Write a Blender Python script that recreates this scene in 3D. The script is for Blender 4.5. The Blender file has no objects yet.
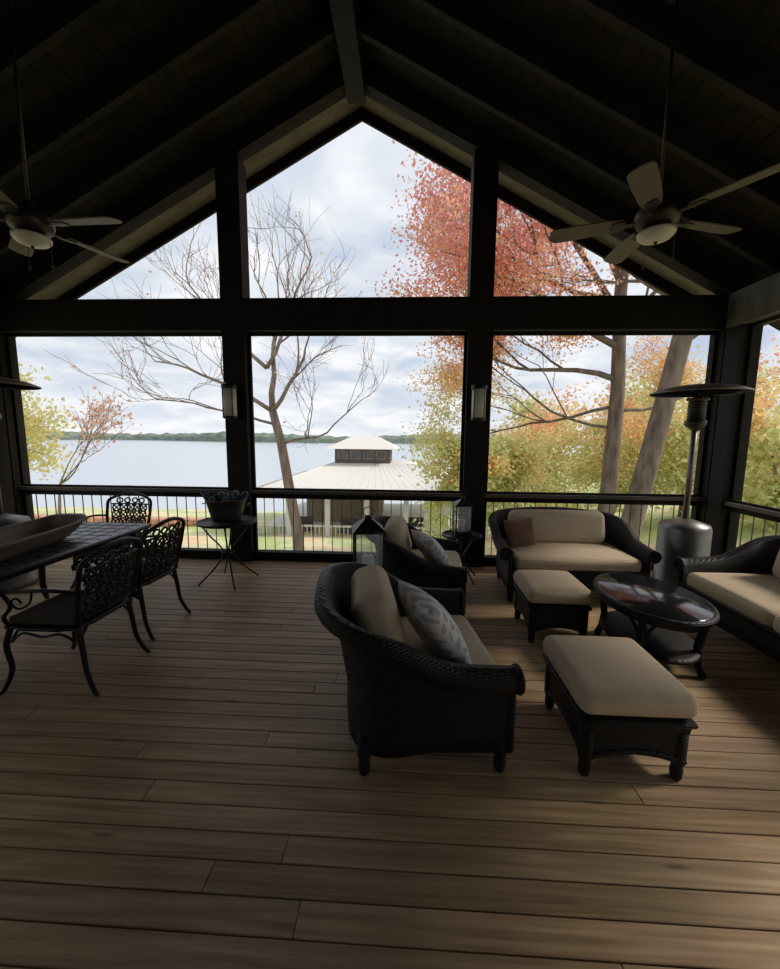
import bpy, math, random
import numpy as np
from mathutils import Vector, Matrix, noise
random.seed(7)
rnd=random.Random(11)
sc=bpy.context.scene
try:
    sc.view_settings.view_transform='Standard'
except Exception as e: print(e)
pi=math.pi
# ---------------------------------------------------------------- materials
def newmat(name):
    m=bpy.data.materials.new(name); m.use_nodes=True
    nt=m.node_tree; p=nt.nodes['Principled BSDF']; return m,nt,p
def N(nt,t,**k):
    n=nt.nodes.new(t)
    for a,v in k.items(): setattr(n,a,v)
    return n
def math_(nt,op,a,b=None):
    n=N(nt,'ShaderNodeMath',operation=op)
    for i,v in enumerate((a,b)):
        if v is None: continue
        if isinstance(v,(int,float)): n.inputs[i].default_value=v
        else: nt.links.new(v,n.inputs[i])
    return n.outputs[0]
def simple(name,col,rough=.6,metal=0,var=.25,scale=(8,8,8),bump=.0,bscale=40,spec=.5):
    m,nt,p=newmat(name)
    tc=N(nt,'ShaderNodeTexCoord'); mp=N(nt,'ShaderNodeMapping'); mp.inputs['Scale'].default_value=scale
    nt.links.new(tc.outputs['Object'],mp.inputs[0])
    no=N(nt,'ShaderNodeTexNoise'); no.inputs['Scale'].default_value=1; no.inputs['Detail'].default_value=5
    nt.links.new(mp.outputs[0],no.inputs['Vector'])
    r=N(nt,'ShaderNodeValToRGB'); r.color_ramp.elements[0].position=.3; r.color_ramp.elements[1].position=.7
    c=col
    r.color_ramp.elements[0].color=(c[0]*(1-var),c[1]*(1-var),c[2]*(1-var),1)
    r.color_ramp.elements[1].color=(min(1,c[0]*(1+var)),min(1,c[1]*(1+var)),min(1,c[2]*(1+var)),1)
    nt.links.new(no.outputs[0],r.inputs[0]); nt.links.new(r.outputs[0],p.inputs['Base Color'])
    p.inputs['Roughness'].default_value=rough; p.inputs['Metallic'].default_value=metal
    p.inputs['Specular IOR Level'].default_value=spec
    if bump>0:
        n2=N(nt,'ShaderNodeTexNoise'); n2.inputs['Scale'].default_value=bscale; n2.inputs['Detail'].default_value=4
        nt.links.new(tc.outputs['Object'],n2.inputs['Vector'])
        b=N(nt,'ShaderNodeBump'); b.inputs['Strength'].default_value=bump; b.inputs['Distance'].default_value=.01
        nt.links.new(n2.outputs[0],b.inputs['Height']); nt.links.new(b.outputs[0],p.inputs['Normal'])
    return m
M={}
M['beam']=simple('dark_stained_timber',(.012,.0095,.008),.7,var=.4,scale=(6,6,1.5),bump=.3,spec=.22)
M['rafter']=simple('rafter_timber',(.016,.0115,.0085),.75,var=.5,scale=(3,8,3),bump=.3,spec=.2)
M['soffit']=simple('soffit_boards_painted_lit',(.14,.115,.095),.8,var=.3,scale=(3,8,3),bump=.3,spec=.25)  # lighter than the inner roof: outdoor light on the overhang painted into the colour
M['header']=simple('header_beam_painted_lit',(.10,.09,.08),.7,var=.3,scale=(3,8,3),bump=.3,spec=.25)  # side beams in a paler colour that stands in for window light
M['rail']=simple('rail_timber',(.09,.07,.055),.5,var=.3,scale=(2,12,12),bump=.2)
M['black']=simple('black_painted_metal',(.012,.012,.013),.4,.3,var=.2)
M['iron']=simple('cast_aluminium',(.018,.016,.015),.42,.6,var=.3,bump=.2,bscale=120)
M['steel']=simple('brushed_steel',(.20,.19,.18),.42,.8,var=.12,scale=(2,2,40))
M['dome']=simple('heater_reflector_metal',(.22,.19,.155),.5,.5,var=.2)
M['cream']=simple('cream_cushion_fabric',(.60,.49,.345),.9,var=.05,bump=.35,bscale=300,spec=.2)
M['rust']=simple('rust_pillow_fabric',(.20,.11,.08),.9,var=.15,bump=.3,bscale=300,spec=.2)
M['bowlwood']=simple('dough_bowl_wood',(.15,.11,.08),.6,var=.4,scale=(14,2,14),bump=.3)
M['blade']=simple('fan_blade_wood',(.11,.085,.06),.55,var=.3,scale=(3,3,20))
M['bronze']=simple('bronze_housing',(.045,.035,.028),.45,.6)
M['bark']=simple('bark',(.17,.135,.11),.9,var=.5,scale=(6,6,1.5),bump=.8,bscale=12)
M['barkl']=simple('pale_bark',(.27,.21,.175),.9,var=.4,scale=(6,6,1.5),bump=.6,bscale=12)
M['candle']=simple('candle_wax',(.8,.75,.65),.5,var=.03)
M['frost']=simple('frosted_glass',(.60,.56,.48),.35,var=.05)
M['teal']=simple('teal_cloth',(.02,.06,.08),.6,var=.4)
M['galv']=simple('galvanised_metal',(.06,.055,.05),.5,.6,var=.3)
M['mroof']=simple('pale_metal_roof',(.78,.76,.71),.6,.0,var=.04)
M['bhwood']=simple('boathouse_timber',(.30,.24,.19),.8,var=.3)
M['white']=simple('white_painted_dock',(.75,.73,.70),.7,var=.08)
M['stone']=simple('red_retaining_stone',(.58,.30,.20),.9,var=.4,scale=(4,4,6),bump=.5,bscale=6)
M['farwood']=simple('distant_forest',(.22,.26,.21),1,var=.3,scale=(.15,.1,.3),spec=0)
M['cushiond']=simple('dark_seat_cushion',(.09,.075,.06),.9,var=.15,bump=.3,bscale=300,spec=.2)
M['ttop']=simple('dining_table_top',(.11,.115,.125),.3,.4,var=.25,scale=(20,20,20),bump=.3,bscale=60)
M['bhdark']=simple('cupola_siding',(.13,.11,.10),.8,var=.2)
M['win']=simple('cupola_window_glass',(.10,.12,.14),.2,var=.1)
def glassmat():
    m,nt,p=newmat('black_glass'); p.inputs['Base Color'].default_value=(.012,.013,.014,1)
    p.inputs['Specular IOR Level'].default_value=.9
    n=N(nt,'ShaderNodeTexNoise'); n.inputs['Scale'].default_value=30
    b=N(nt,'ShaderNodeMapRange'); b.inputs['To Min'].default_value=.08; b.inputs['To Max'].default_value=.16
    nt.links.new(n.outputs[0],b.inputs[0]); nt.links.new(b.outputs[0],p.inputs['Roughness']); return m
M['glass']=glassmat()
def clear():
    m,nt,p=newmat('lantern_glass'); p.inputs['Base Color'].default_value=(.9,.95,.95,1); p.inputs['Roughness'].default_value=.05
    p.inputs['Alpha'].default_value=.15
    return m
M['clear']=clear()
def wicker():
    m,nt,p=newmat('dark_woven_wicker')
    tc=N(nt,'ShaderNodeTexCoord'); s=N(nt,'ShaderNodeSeparateXYZ'); nt.links.new(tc.outputs['Object'],s.inputs[0])
    xy=math_(nt,'ADD',s.outputs[0],s.outputs[1])
    stake=math_(nt,'SINE',math_(nt,'MULTIPLY',xy,pi/.020))
    row=math_(nt,'MULTIPLY',s.outputs[2],pi/.010)
    a=math_(nt,'SINE',row)
    sg=math_(nt,'MULTIPLY',a,stake)
    ab=math_(nt,'ABSOLUTE',a)
    h=math_(nt,'ADD',math_(nt,'MULTIPLY',sg,.6),ab)
    b=N(nt,'ShaderNodeBump'); b.inputs['Strength'].default_value=.55; b.inputs['Distance'].default_value=.004
    nt.links.new(h,b.inputs['Height']); nt.links.new(b.outputs[0],p.inputs['Normal'])
    r=N(nt,'ShaderNodeValToRGB'); r.color_ramp.elements[0].color=(.003,.0026,.0024,1); r.color_ramp.elements[1].color=(.015,.0125,.011,1)
    r.color_ramp.elements[0].position=.0; r.color_ramp.elements[1].position=1.0
    nt.links.new(h,r.inputs[0]); nt.links.new(r.outputs[0],p.inputs['Base Color'])
    p.inputs['Roughness'].default_value=.52; p.inputs['Specular IOR Level'].default_value=.28
    return m
M['wicker']=wicker()
def plaid(name,c1,c2,f):
    m,nt,p=newmat(name)
    tc=N(nt,'ShaderNodeTexCoord'); s=N(nt,'ShaderNodeSeparateXYZ'); nt.links.new(tc.outputs['Object'],s.inputs[0])
    no=N(nt,'ShaderNodeTexNoise'); no.inputs['Scale'].default_value=14; nt.links.new(tc.outputs['Object'],no.inputs['Vector'])
    a=math_(nt,'SINE',math_(nt,'ADD',math_(nt,'MULTIPLY',s.outputs[2],f),math_(nt,'MULTIPLY',no.outputs[0],5)))
    b=math_(nt,'SINE',math_(nt,'ADD',math_(nt,'MULTIPLY',math_(nt,'ADD',s.outputs[1],math_(nt,'MULTIPLY',s.outputs[0],.7)),f),math_(nt,'MULTIPLY',no.outputs[0],5)))
    g=math_(nt,'GREATER_THAN',math_(nt,'MULTIPLY',a,b),.15)
    mx=N(nt,'ShaderNodeMix',data_type='RGBA'); nt.links.new(g,mx.inputs[0]); mx.inputs[6].default_value=c1; mx.inputs[7].default_value=c2
    nt.links.new(mx.outputs[2],p.inputs['Base Color']); p.inputs['Roughness'].default_value=.9; return m
M['plaid']=plaid('patterned_pillow_fabric',(.78,.75,.69,1),(.46,.46,.49,1),70)
def floorm():
    m,nt,p=newmat('deck_boards')
    at=N(nt,'ShaderNodeAttribute',attribute_name='Col')
    tc=N(nt,'ShaderNodeTexCoord'); mp=N(nt,'ShaderNodeMapping'); mp.inputs['Scale'].default_value=(1.6,38,10)
    ad=N(nt,'ShaderNodeVectorMath',operation='ADD'); nt.links.new(tc.outputs['Object'],ad.inputs[0])
    sc_=N(nt,'ShaderNodeVectorMath',operation='SCALE'); sc_.inputs['Scale'].default_value=40; nt.links.new(at.outputs['Color'],sc_.inputs[0])
    nt.links.new(sc_.outputs[0],ad.inputs[1]); nt.links.new(ad.outputs[0],mp.inputs[0])
    n=N(nt,'ShaderNodeTexNoise'); n.inputs['Scale'].default_value=1; n.inputs['Detail'].default_value=6; n.inputs['Distortion'].default_value=.6
    nt.links.new(mp.outputs[0],n.inputs['Vector'])
    n2=N(nt,'ShaderNodeTexNoise'); n2.inputs['Scale'].default_value=1.3; n2.inputs['Detail'].default_value=3; nt.links.new(tc.outputs['Object'],n2.inputs['Vector'])
    r=N(nt,'ShaderNodeValToRGB'); r.color_ramp.elements[0].position=.25; r.color_ramp.elements[1].position=.75
    r.color_ramp.elements[0].color=(.26,.172,.092,1); r.color_ramp.elements[1].color=(.60,.435,.265,1)
    nt.links.new(n.outputs[0],r.inputs[0])
    mx=N(nt,'ShaderNodeMix',data_type='RGBA',blend_type='MULTIPLY'); mx.inputs[0].default_value=1
    nt.links.new(r.outputs[0],mx.inputs[6]); nt.links.new(at.outputs['Color'],mx.inputs[7])
    mr=N(nt,'ShaderNodeMapRange'); mr.inputs['From Min'].default_value=.3; mr.inputs['From Max'].default_value=.7; mr.inputs['To Min'].default_value=.72; mr.inputs['To Max'].default_value=1.18
    nt.links.new(n2.outputs[0],mr.inputs[0])
    vk=N(nt,'ShaderNodeTexVoronoi'); mk=N(nt,'ShaderNodeMapping'); mk.inputs['Scale'].default_value=(1.3,7,1)
    nt.links.new(tc.outputs['Object'],mk.inputs[0]); nt.links.new(mk.outputs[0],vk.inputs['Vector']); vk.inputs['Scale'].default_value=1
    kr=N(nt,'ShaderNodeMapRange'); kr.inputs['From Min'].default_value=.02; kr.inputs['From Max'].default_value=.09; kr.inputs['To Min'].default_value=.45; kr.inputs['To Max'].default_value=1
    nt.links.new(vk.outputs['Distance'],kr.inputs[0])
    sc2=math_(nt,'MULTIPLY',mr.outputs[0],kr.outputs[0])
    mx2=N(nt,'ShaderNodeVectorMath',operation='SCALE'); nt.links.new(mx.outputs[2],mx2.inputs[0]); nt.links.new(sc2,mx2.inputs['Scale'])
    nt.links.new(mx2.outputs[0],p.inputs['Base Color'])
    p.inputs['Roughness'].default_value=.52; p.inputs['Specular IOR Level'].default_value=.35
    b=N(nt,'ShaderNodeBump'); b.inputs['Strength'].default_value=.25; b.inputs['Distance'].default_value=.004
    nt.links.new(n.outputs[0],b.inputs['Height']); nt.links.new(b.outputs[0],p.inputs['Normal'])
    return m
M['floor']=floorm()
def leafm():
    m=bpy.data.materials.new('autumn_leaves'); m.use_nodes=True; nt=m.node_tree
    nt.nodes.remove(nt.nodes['Principled BSDF']); out=nt.nodes['Material Output']
    at=N(nt,'ShaderNodeAttribute',attribute_name='Col')
    d=N(nt,'ShaderNodeBsdfDiffuse'); t=N(nt,'ShaderNodeBsdfTranslucent'); mx=N(nt,'ShaderNodeMixShader'); mx.inputs[0].default_value=.5
    nt.links.new(at.outputs['Color'],d.inputs[0]); nt.links.new(at.outputs['Color'],t.inputs[0])
    nt.links.new(d.outputs[0],mx.inputs[1]); nt.links.new(t.outputs[0],mx.inputs[2]); nt.links.new(mx.outputs[0],out.inputs[0]); return m
M['leaf']=leafm()
def groundm():
    m,nt,p=newmat('lawn_and_fallen_leaves')
    tc=N(nt,'ShaderNodeTexCoord')
    n=N(nt,'ShaderNodeTexNoise'); n.inputs['Scale'].default_value=.35; n.inputs['Detail'].default_value=8; n.inputs['Roughness'].default_value=.7
    nt.links.new(tc.outputs['Object'],n.inputs['Vector'])
    r=N(nt,'ShaderNodeValToRGB'); e=r.color_ramp.elements
    e[0].position=.44; e[0].color=(.46,.54,.24,1); e[1].position=.66; e[1].color=(.80,.48,.30,1)
    x=e.new(.55); x.color=(.72,.66,.44,1)
    nt.links.new(n.outputs[0],r.inputs[0]); nt.links.new(r.outputs[0],p.inputs['Base Color']); p.inputs['Roughness'].default_value=1; p.inputs['Specular IOR Level'].default_value=.1
    return m
M['ground']=groundm()
def waterm():
    m,nt,p=newmat('lake_water'); p.inputs['Base Color'].default_value=(.52,.57,.62,1); p.inputs['Roughness'].default_value=.25
    tc=N(nt,'ShaderNodeTexCoord'); mp=N(nt,'ShaderNodeMapping'); mp.inputs['Scale'].default_value=(.15,1,1); nt.links.new(tc.outputs['Object'],mp.inputs[0])
    n=N(nt,'ShaderNodeTexNoise'); n.inputs['Scale'].default_value=1.2; n.inputs['Detail'].default_value=3; nt.links.new(mp.outputs[0],n.inputs['Vector'])
    b=N(nt,'ShaderNodeBump'); b.inputs['Strength'].default_value=.2; b.inputs['Distance'].default_value=.1; nt.links.new(n.outputs[0],b.inputs['Height']); nt.links.new(b.outputs[0],p.inputs['Normal'])
    return m
M['water']=waterm()
# ---------------------------------------------------------------- mesh builder
class B:
    def __init__(s): s.v=[];s.f=[];s.m=[];s.sm=[];s.c=[];s.mats=[];s.M=Matrix.Identity(4);s.col=(1,1,1)
    def mi(s,k):
        if k not in s.mats: s.mats.append(k)
        return s.mats.index(k)
    def add(s,vs,fs,mat,smooth=False):
        o=len(s.v); i=s.mi(mat)
        for p in vs:
            q=s.M@Vector(p); s.v.append((q.x,q.y,q.z)); s.c.append(s.col)
        for f in fs: s.f.append([a+o for a in f]); s.m.append(i); s.sm.append(smooth)
    def box(s,lo,hi,mat,smooth=False):
        x0,y0,z0=lo;x1,y1,z1=hi
        s.add([(x0,y0,z0),(x1,y0,z0),(x1,y1,z0),(x0,y1,z0),(x0,y0,z1),(x1,y0,z1),(x1,y1,z1),(x0,y1,z1)],
              [(0,3,2,1),(4,5,6,7),(0,1,5,4),(1,2,6,5),(2,3,7,6),(3,0,4,7)],mat)
    def prism_xz(s,poly,y0,y1,mat):
        n=len(poly); vs=[(x,y0,z) for x,z in poly]+[(x,y1,z) for x,z in poly]
        fs=[tuple(range(n)),tuple(range(2*n-1,n-1,-1))]+[(i,i+n,(i+1)%n+n,(i+1)%n) for i in range(n)]
        s.add(vs,fs,mat)
    def tube(s,pts,r,mat,n=8,closed=False,flat=1.0):
        pts=[Vector(p) for p in pts]; k=len(pts)
        rr=r if callable(r) else (lambda t:r)
        vs=[];prev=None
        for i,p in enumerate(pts):
            if closed: t=pts[(i+1)%k]-pts[i-1]
            else: t=pts[min(i+1,k-1)]-pts[max(i-1,0)]
            if t.length<1e-9: t=Vector((0,0,1))
            t.normalize()
            if prev is None:
                a=Vector((0,0,1)) if abs(t.z)<.9 else Vector((1,0,0))
                u=t.cross(a).normalized()
            else:
                u=prev-t*prev.dot(t)
                if u.length<1e-6: u=t.orthogonal()
                u.normalize()
            prev=u; w=t.cross(u); q=rr(i/max(1,k-1))
            for j in range(n):
                a=2*pi*j/n; vs.append(p+u*math.cos(a)*q+w*math.sin(a)*q*flat)
        fs=[]
        for i in range(k if closed else k-1):
            for j in range(n):
                a=i*n+j;b_=i*n+(j+1)%n;c=((i+1)%k)*n+(j+1)%n;d=((i+1)%k)*n+j
                fs.append((a,b_,c,d))
        if not closed: fs+= [tuple(range(n-1,-1,-1)),tuple((k-1)*n+j for j in range(n))]
        s.add(vs,fs,mat,True)
    def lathe(s,prof,mat,c=(0,0,0),n=32,sx=1,sy=1,smooth=True):
        vs=[];k=len(prof)
        for r,z in prof:
            for j in range(n):
                a=2*pi*j/n; vs.append((c[0]+r*sx*math.cos(a),c[1]+r*sy*math.sin(a),c[2]+z))
        fs=[(i*n+j,i*n+(j+1)%n,(i+1)*n+(j+1)%n,(i+1)*n+j) for i in range(k-1) for j in range(n)]
        fs+=[tuple(range(n-1,-1,-1)),tuple((k-1)*n+j for j in range(n))]
        s.add(vs,fs,mat,smooth)
    def rbox(s,c,size,r,mat,puff=0,nb=3,ni=8,R=None):
        h=[a/2 for a in size]; r=min(r,min(h)*.999)
        def co(hh):
            e=[hh-r+r*math.tan(k/nb*pi/4)  for k in range(nb+1)]
            inner=[-(hh-r)+2*(hh-r)*k/ni for k in range(ni+1)]
            l=sorted(set([round(x,7) for x in inner+e+[-x for x in e]])); return l
        C=[co(a) for a in h]; idx={};vs=[];fs=[]
        R=R or Matrix.Identity(3); cc=Vector(c)
        def put(P):
            key=tuple(round(a,5) for a in P)
            if key in idx: return idx[key]
            q=Vector([max(-(h[i]-r),min(h[i]-r,P[i])) for i in range(3)]); d=Vector(P)-q
            o=q+d.normalized()*r
            ux=min(1,abs(P[0]/h[0]));uy=min(1,abs(P[1]/h[1]))
            o.z*= 1+puff*(1-ux**2)*(1-uy**2)/h[2]
            uz=abs(P[2]/h[2])
            o.x*=1+.5*puff/h[0]*(1-uz**2)*(1-uy**2); o.y*=1+.5*puff/h[1]*(1-uz**2)*(1-ux**2)
            vs.append(cc+R@o); idx[key]=len(vs)-1; return idx[key]
        for ax in range(3):
            a,b=(ax+1)%3,(ax+2)%3
            for sg in (-1,1):
                for i in range(len(C[a])-1):
                    for j in range(len(C[b])-1):
                        q=[]
                        for (ii,jj) in ((i,j),(i+1,j),(i+1,j+1),(i,j+1)):
                            P=[0,0,0];P[ax]=sg*h[ax];P[a]=C[a][ii];P[b]=C[b][jj]; q.append(put(P))
                        if sg<0:q.reverse()
                        fs.append(tuple(q))
        s.add(vs,fs,mat,True)
        if puff>0.01:
            for zz in (h[2]-r*.5,-h[2]+r*.5):
                loop=[]
                X,Y=h[0]-r*.13,h[1]-r*.13
                for (cx,cy,a0) in ((X-r,Y-r,0),(-X+r,Y-r,pi/2),(-X+r,-Y+r,pi),(X-r,-Y+r,1.5*pi)):
                    for k in range(5):
                        a=a0+pi/2*k/4; loop.append(cc+R@Vector((cx+r*math.cos(a),cy+r*math.sin(a),zz)))
                s.tube(loop,.005,mat,5,closed=True)
    def pillow(s,c,w,hh,t,mat,R):
        n=14; vs=[];fs=[];idx={};cc=Vector(c)
        for sg in (1,-1):
            for i in range(n+1):
                for j in range(n+1):
                    u=-1+2*i/n;v=-1+2*j/n
                    edge=(i in(0,n)) or (j in(0,n))
                    if edge and sg==-1: idx[(sg,i,j)]=idx[(1,i,j)];continue
                    z=sg*t/2*((1-u*u)*(1-v*v))**.45
                    pin=1-.06*(1-v*v); pin2=1-.06*(1-u*u)
                    vs.append(cc+R@Vector((z,u*w/2*pin,v*hh/2*pin2))); idx[(sg,i,j)]=len(vs)-1
            for i in range(n):
                for j in range(n):
                    q=[idx[(sg,i,j)],idx[(sg,i+1,j)],idx[(sg,i+1,j+1)],idx[(sg,i,j+1)]]
                    if sg<0:q.reverse()
                    fs.append(tuple(q))
        s.add(vs,fs,mat,True)
    def done(s,name,loc=(0,0,0),rot=0,bevel=0):
        me=bpy.data.meshes.new(name); me.from_pydata(s.v,[],s.f)
        for k in s.mats: me.materials.append(M[k])
        me.polygons.foreach_set('material_index',s.m); me.polygons.foreach_set('use_smooth',s.sm)
        ca=me.color_attributes.new('Col','FLOAT_COLOR','POINT')
        arr=np.ones((len(s.v),4),dtype=np.float32); arr[:,:3]=np.array(s.c,dtype=np.float32); ca.data.foreach_set('color',arr.ravel())
        me.update(); ob=bpy.data.objects.new(name,me); sc.collection.objects.link(ob); ob.location=loc; ob.rotation_euler=(0,0,rot)
        if bevel:
            md=ob.modifiers.new('bevel','BEVEL'); md.width=bevel; md.segments=1; md.limit_method='ANGLE'
        return ob
def Ry(a): return Matrix.Rotation(a,3,'Y')
def Rz(a): return Matrix.Rotation(a,3,'Z')
# ---------------------------------------------------------------- room dims
XC=-.65; XL=-5.02; XR=3.50; YF=4.7; YB=-3.6; SL=.535; ZR=5.45
def roofz(x): return ZR-SL*abs(x-XC)
# floor
b=B(); y=YB; bw=.108
while y<YF+.18:
    x=XL-.2; first=True
    while x<XR+.2:
        L=rnd.uniform(1.2,4.8) if first else rnd.uniform(3.0,4.9); first=False
        x2=min(x+L,XR+.2)
        if XR+.2-x2<.6: x2=XR+.2
        g=rnd.uniform(.78,1.10); b.col=(g,g*rnd.uniform(.95,1.0),g*rnd.uniform(.88,1.0))
        dz=rnd.uniform(-.0015,.0)
        b.box((x,y,-.035),(x2-.002,y+bw-.0055,dz),'floor'); x=x2
    y+=bw
b.col=(1,1,1)
for k in range(22):
    xx=XL+k*.4; b.box((xx,YB,-.2),(xx+.05,YF+.1,-.036),'beam')
b.box((XL-.2,YB,-.23),(XR+.2,YF+.18,-.2),'beam')
b.done('floor',bevel=.0025)
# ceiling
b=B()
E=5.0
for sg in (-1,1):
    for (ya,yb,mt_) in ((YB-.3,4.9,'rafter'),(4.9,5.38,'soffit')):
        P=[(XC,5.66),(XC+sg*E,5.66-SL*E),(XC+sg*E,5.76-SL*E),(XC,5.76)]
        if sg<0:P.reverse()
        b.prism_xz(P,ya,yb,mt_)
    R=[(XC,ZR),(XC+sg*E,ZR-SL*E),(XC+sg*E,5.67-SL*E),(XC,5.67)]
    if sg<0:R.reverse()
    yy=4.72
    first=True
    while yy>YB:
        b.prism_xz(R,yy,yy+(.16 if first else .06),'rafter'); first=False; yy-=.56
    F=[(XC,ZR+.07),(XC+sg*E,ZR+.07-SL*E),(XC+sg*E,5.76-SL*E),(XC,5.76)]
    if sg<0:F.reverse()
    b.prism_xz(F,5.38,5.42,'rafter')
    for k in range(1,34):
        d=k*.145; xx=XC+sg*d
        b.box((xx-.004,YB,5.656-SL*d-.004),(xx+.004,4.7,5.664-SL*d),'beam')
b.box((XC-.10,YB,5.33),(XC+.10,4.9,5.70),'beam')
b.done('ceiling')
# walls
def frame(b,a0,a1,posts,fixed,axis,inner=1,hd='beam'):
    def bx(p0,p1,q0,q1,z0,z1,mat):
        lo,hi=(min(q0,q1),max(q0,q1))
        if axis=='x': b.box((p0,lo,z0),(p1,hi,z1),mat)
        else: b.box((lo,p0,z0),(hi,p1,z1),mat)
    s=inner; F=fixed
    for (p,w,zt) in posts: bx(p-w/2,p+w/2,F,F+s*.22,0,zt,'beam')
    bx(a0,a1,F-s*.02,F+s*.26,2.81,3.17,hd)
    ps=sorted(posts)
    for i in range(len(ps)-1):
        l=ps[i][0]+ps[i][1]/2; r=ps[i+1][0]-ps[i+1][1]/2
        bx(l,r,F+s*.03,F+s*.19,.865,.905,'rail'); bx(l,r,F+s*.08,F+s*.13,.80,.865,'beam')
        bx(l,r,F+s*.05,F+s*.16,.0,.11,'beam')
        for (z0,z1) in ((.905,.93),(2.775,2.81)): bx(l,r,F+s*.09,F+s*.12,z0,z1,'beam')
        bx(l,l+.035,F+s*.09,F+s*.12,.11,2.81,'beam'); bx(r-.035,r,F+s*.09,F+s*.12,.11,2.81,'beam')
        n=int((r-l)/.125)
        for k in range(1,n):
            q=l+(r-l)*k/n; bx(q-.0045,q+.0045,F+s*.145,F+s*.154,.11,.82,'rail')
b=B()
W=.27
frame(b,XL-.22,XR+.22,[(XL-.11,.22,2.9),(XC-1.45,W,roofz(XC-1.45)+.03),(XC+1.45,W,roofz(XC+1.45)+.03),(XR+.11,.22,2.9)],YF,'x')
b.done('wall_front')
for nm,F,s in (('wall_left',XL,-1),('wall_right',XR,1)):
    b=B(); frame(b,YB,YF-.03,[(YB+.1,.2,2.85),(-.9,.2,2.85),(1.9,.2,2.85),(YF-.12,.2,2.85)],F,'y',inner=s,hd='header')
    b.done(nm)
b=B(); b.prism_xz([(XL-.3,0),(XR+.3,0),(XR+.3,roofz(XR+.3)+.18),(XC,5.63),(XL-.3,roofz(XL-.3)+.18)],YB-.2,YB,'rail'); b.done('wall_back')
# ---------------------------------------------------------------- wicker furniture
def upath(D,Wd,rc=.24):
    pts=[]
    nA=14
    x0=D/2; xb=-D/2
    for i in range(nA+1):
        x=x0+(xb+rc-x0)*i/nA; pts.append((x,-Wd/2,0,-1))
    for i in range(1,9):
        a=pi/2*i/8; pts.append((xb+rc-rc*math.sin(a),-Wd/2+rc-rc*math.cos(a),-math.sin(a),-math.cos(a)))
    nB=max(8,int(Wd/.08))
    for i in range(1,nB+1):
        pts.append((xb,-Wd/2+rc+(Wd-2*rc)*i/nB,-1,0))
    for i in range(1,9):
        a=pi/2*i/8; pts.append((xb+rc-rc*math.cos(a),Wd/2-rc+rc*math.sin(a),-math.cos(a),math.sin(a)))
    for i in range(1,nA+1):
        x=xb+rc+(x0-xb-rc)*i/nA; pts.append((x,Wd/2,0,1))
    return pts
def sstep(t): t=max(0,min(1,t)); return t*t*(3-2*t)
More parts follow.
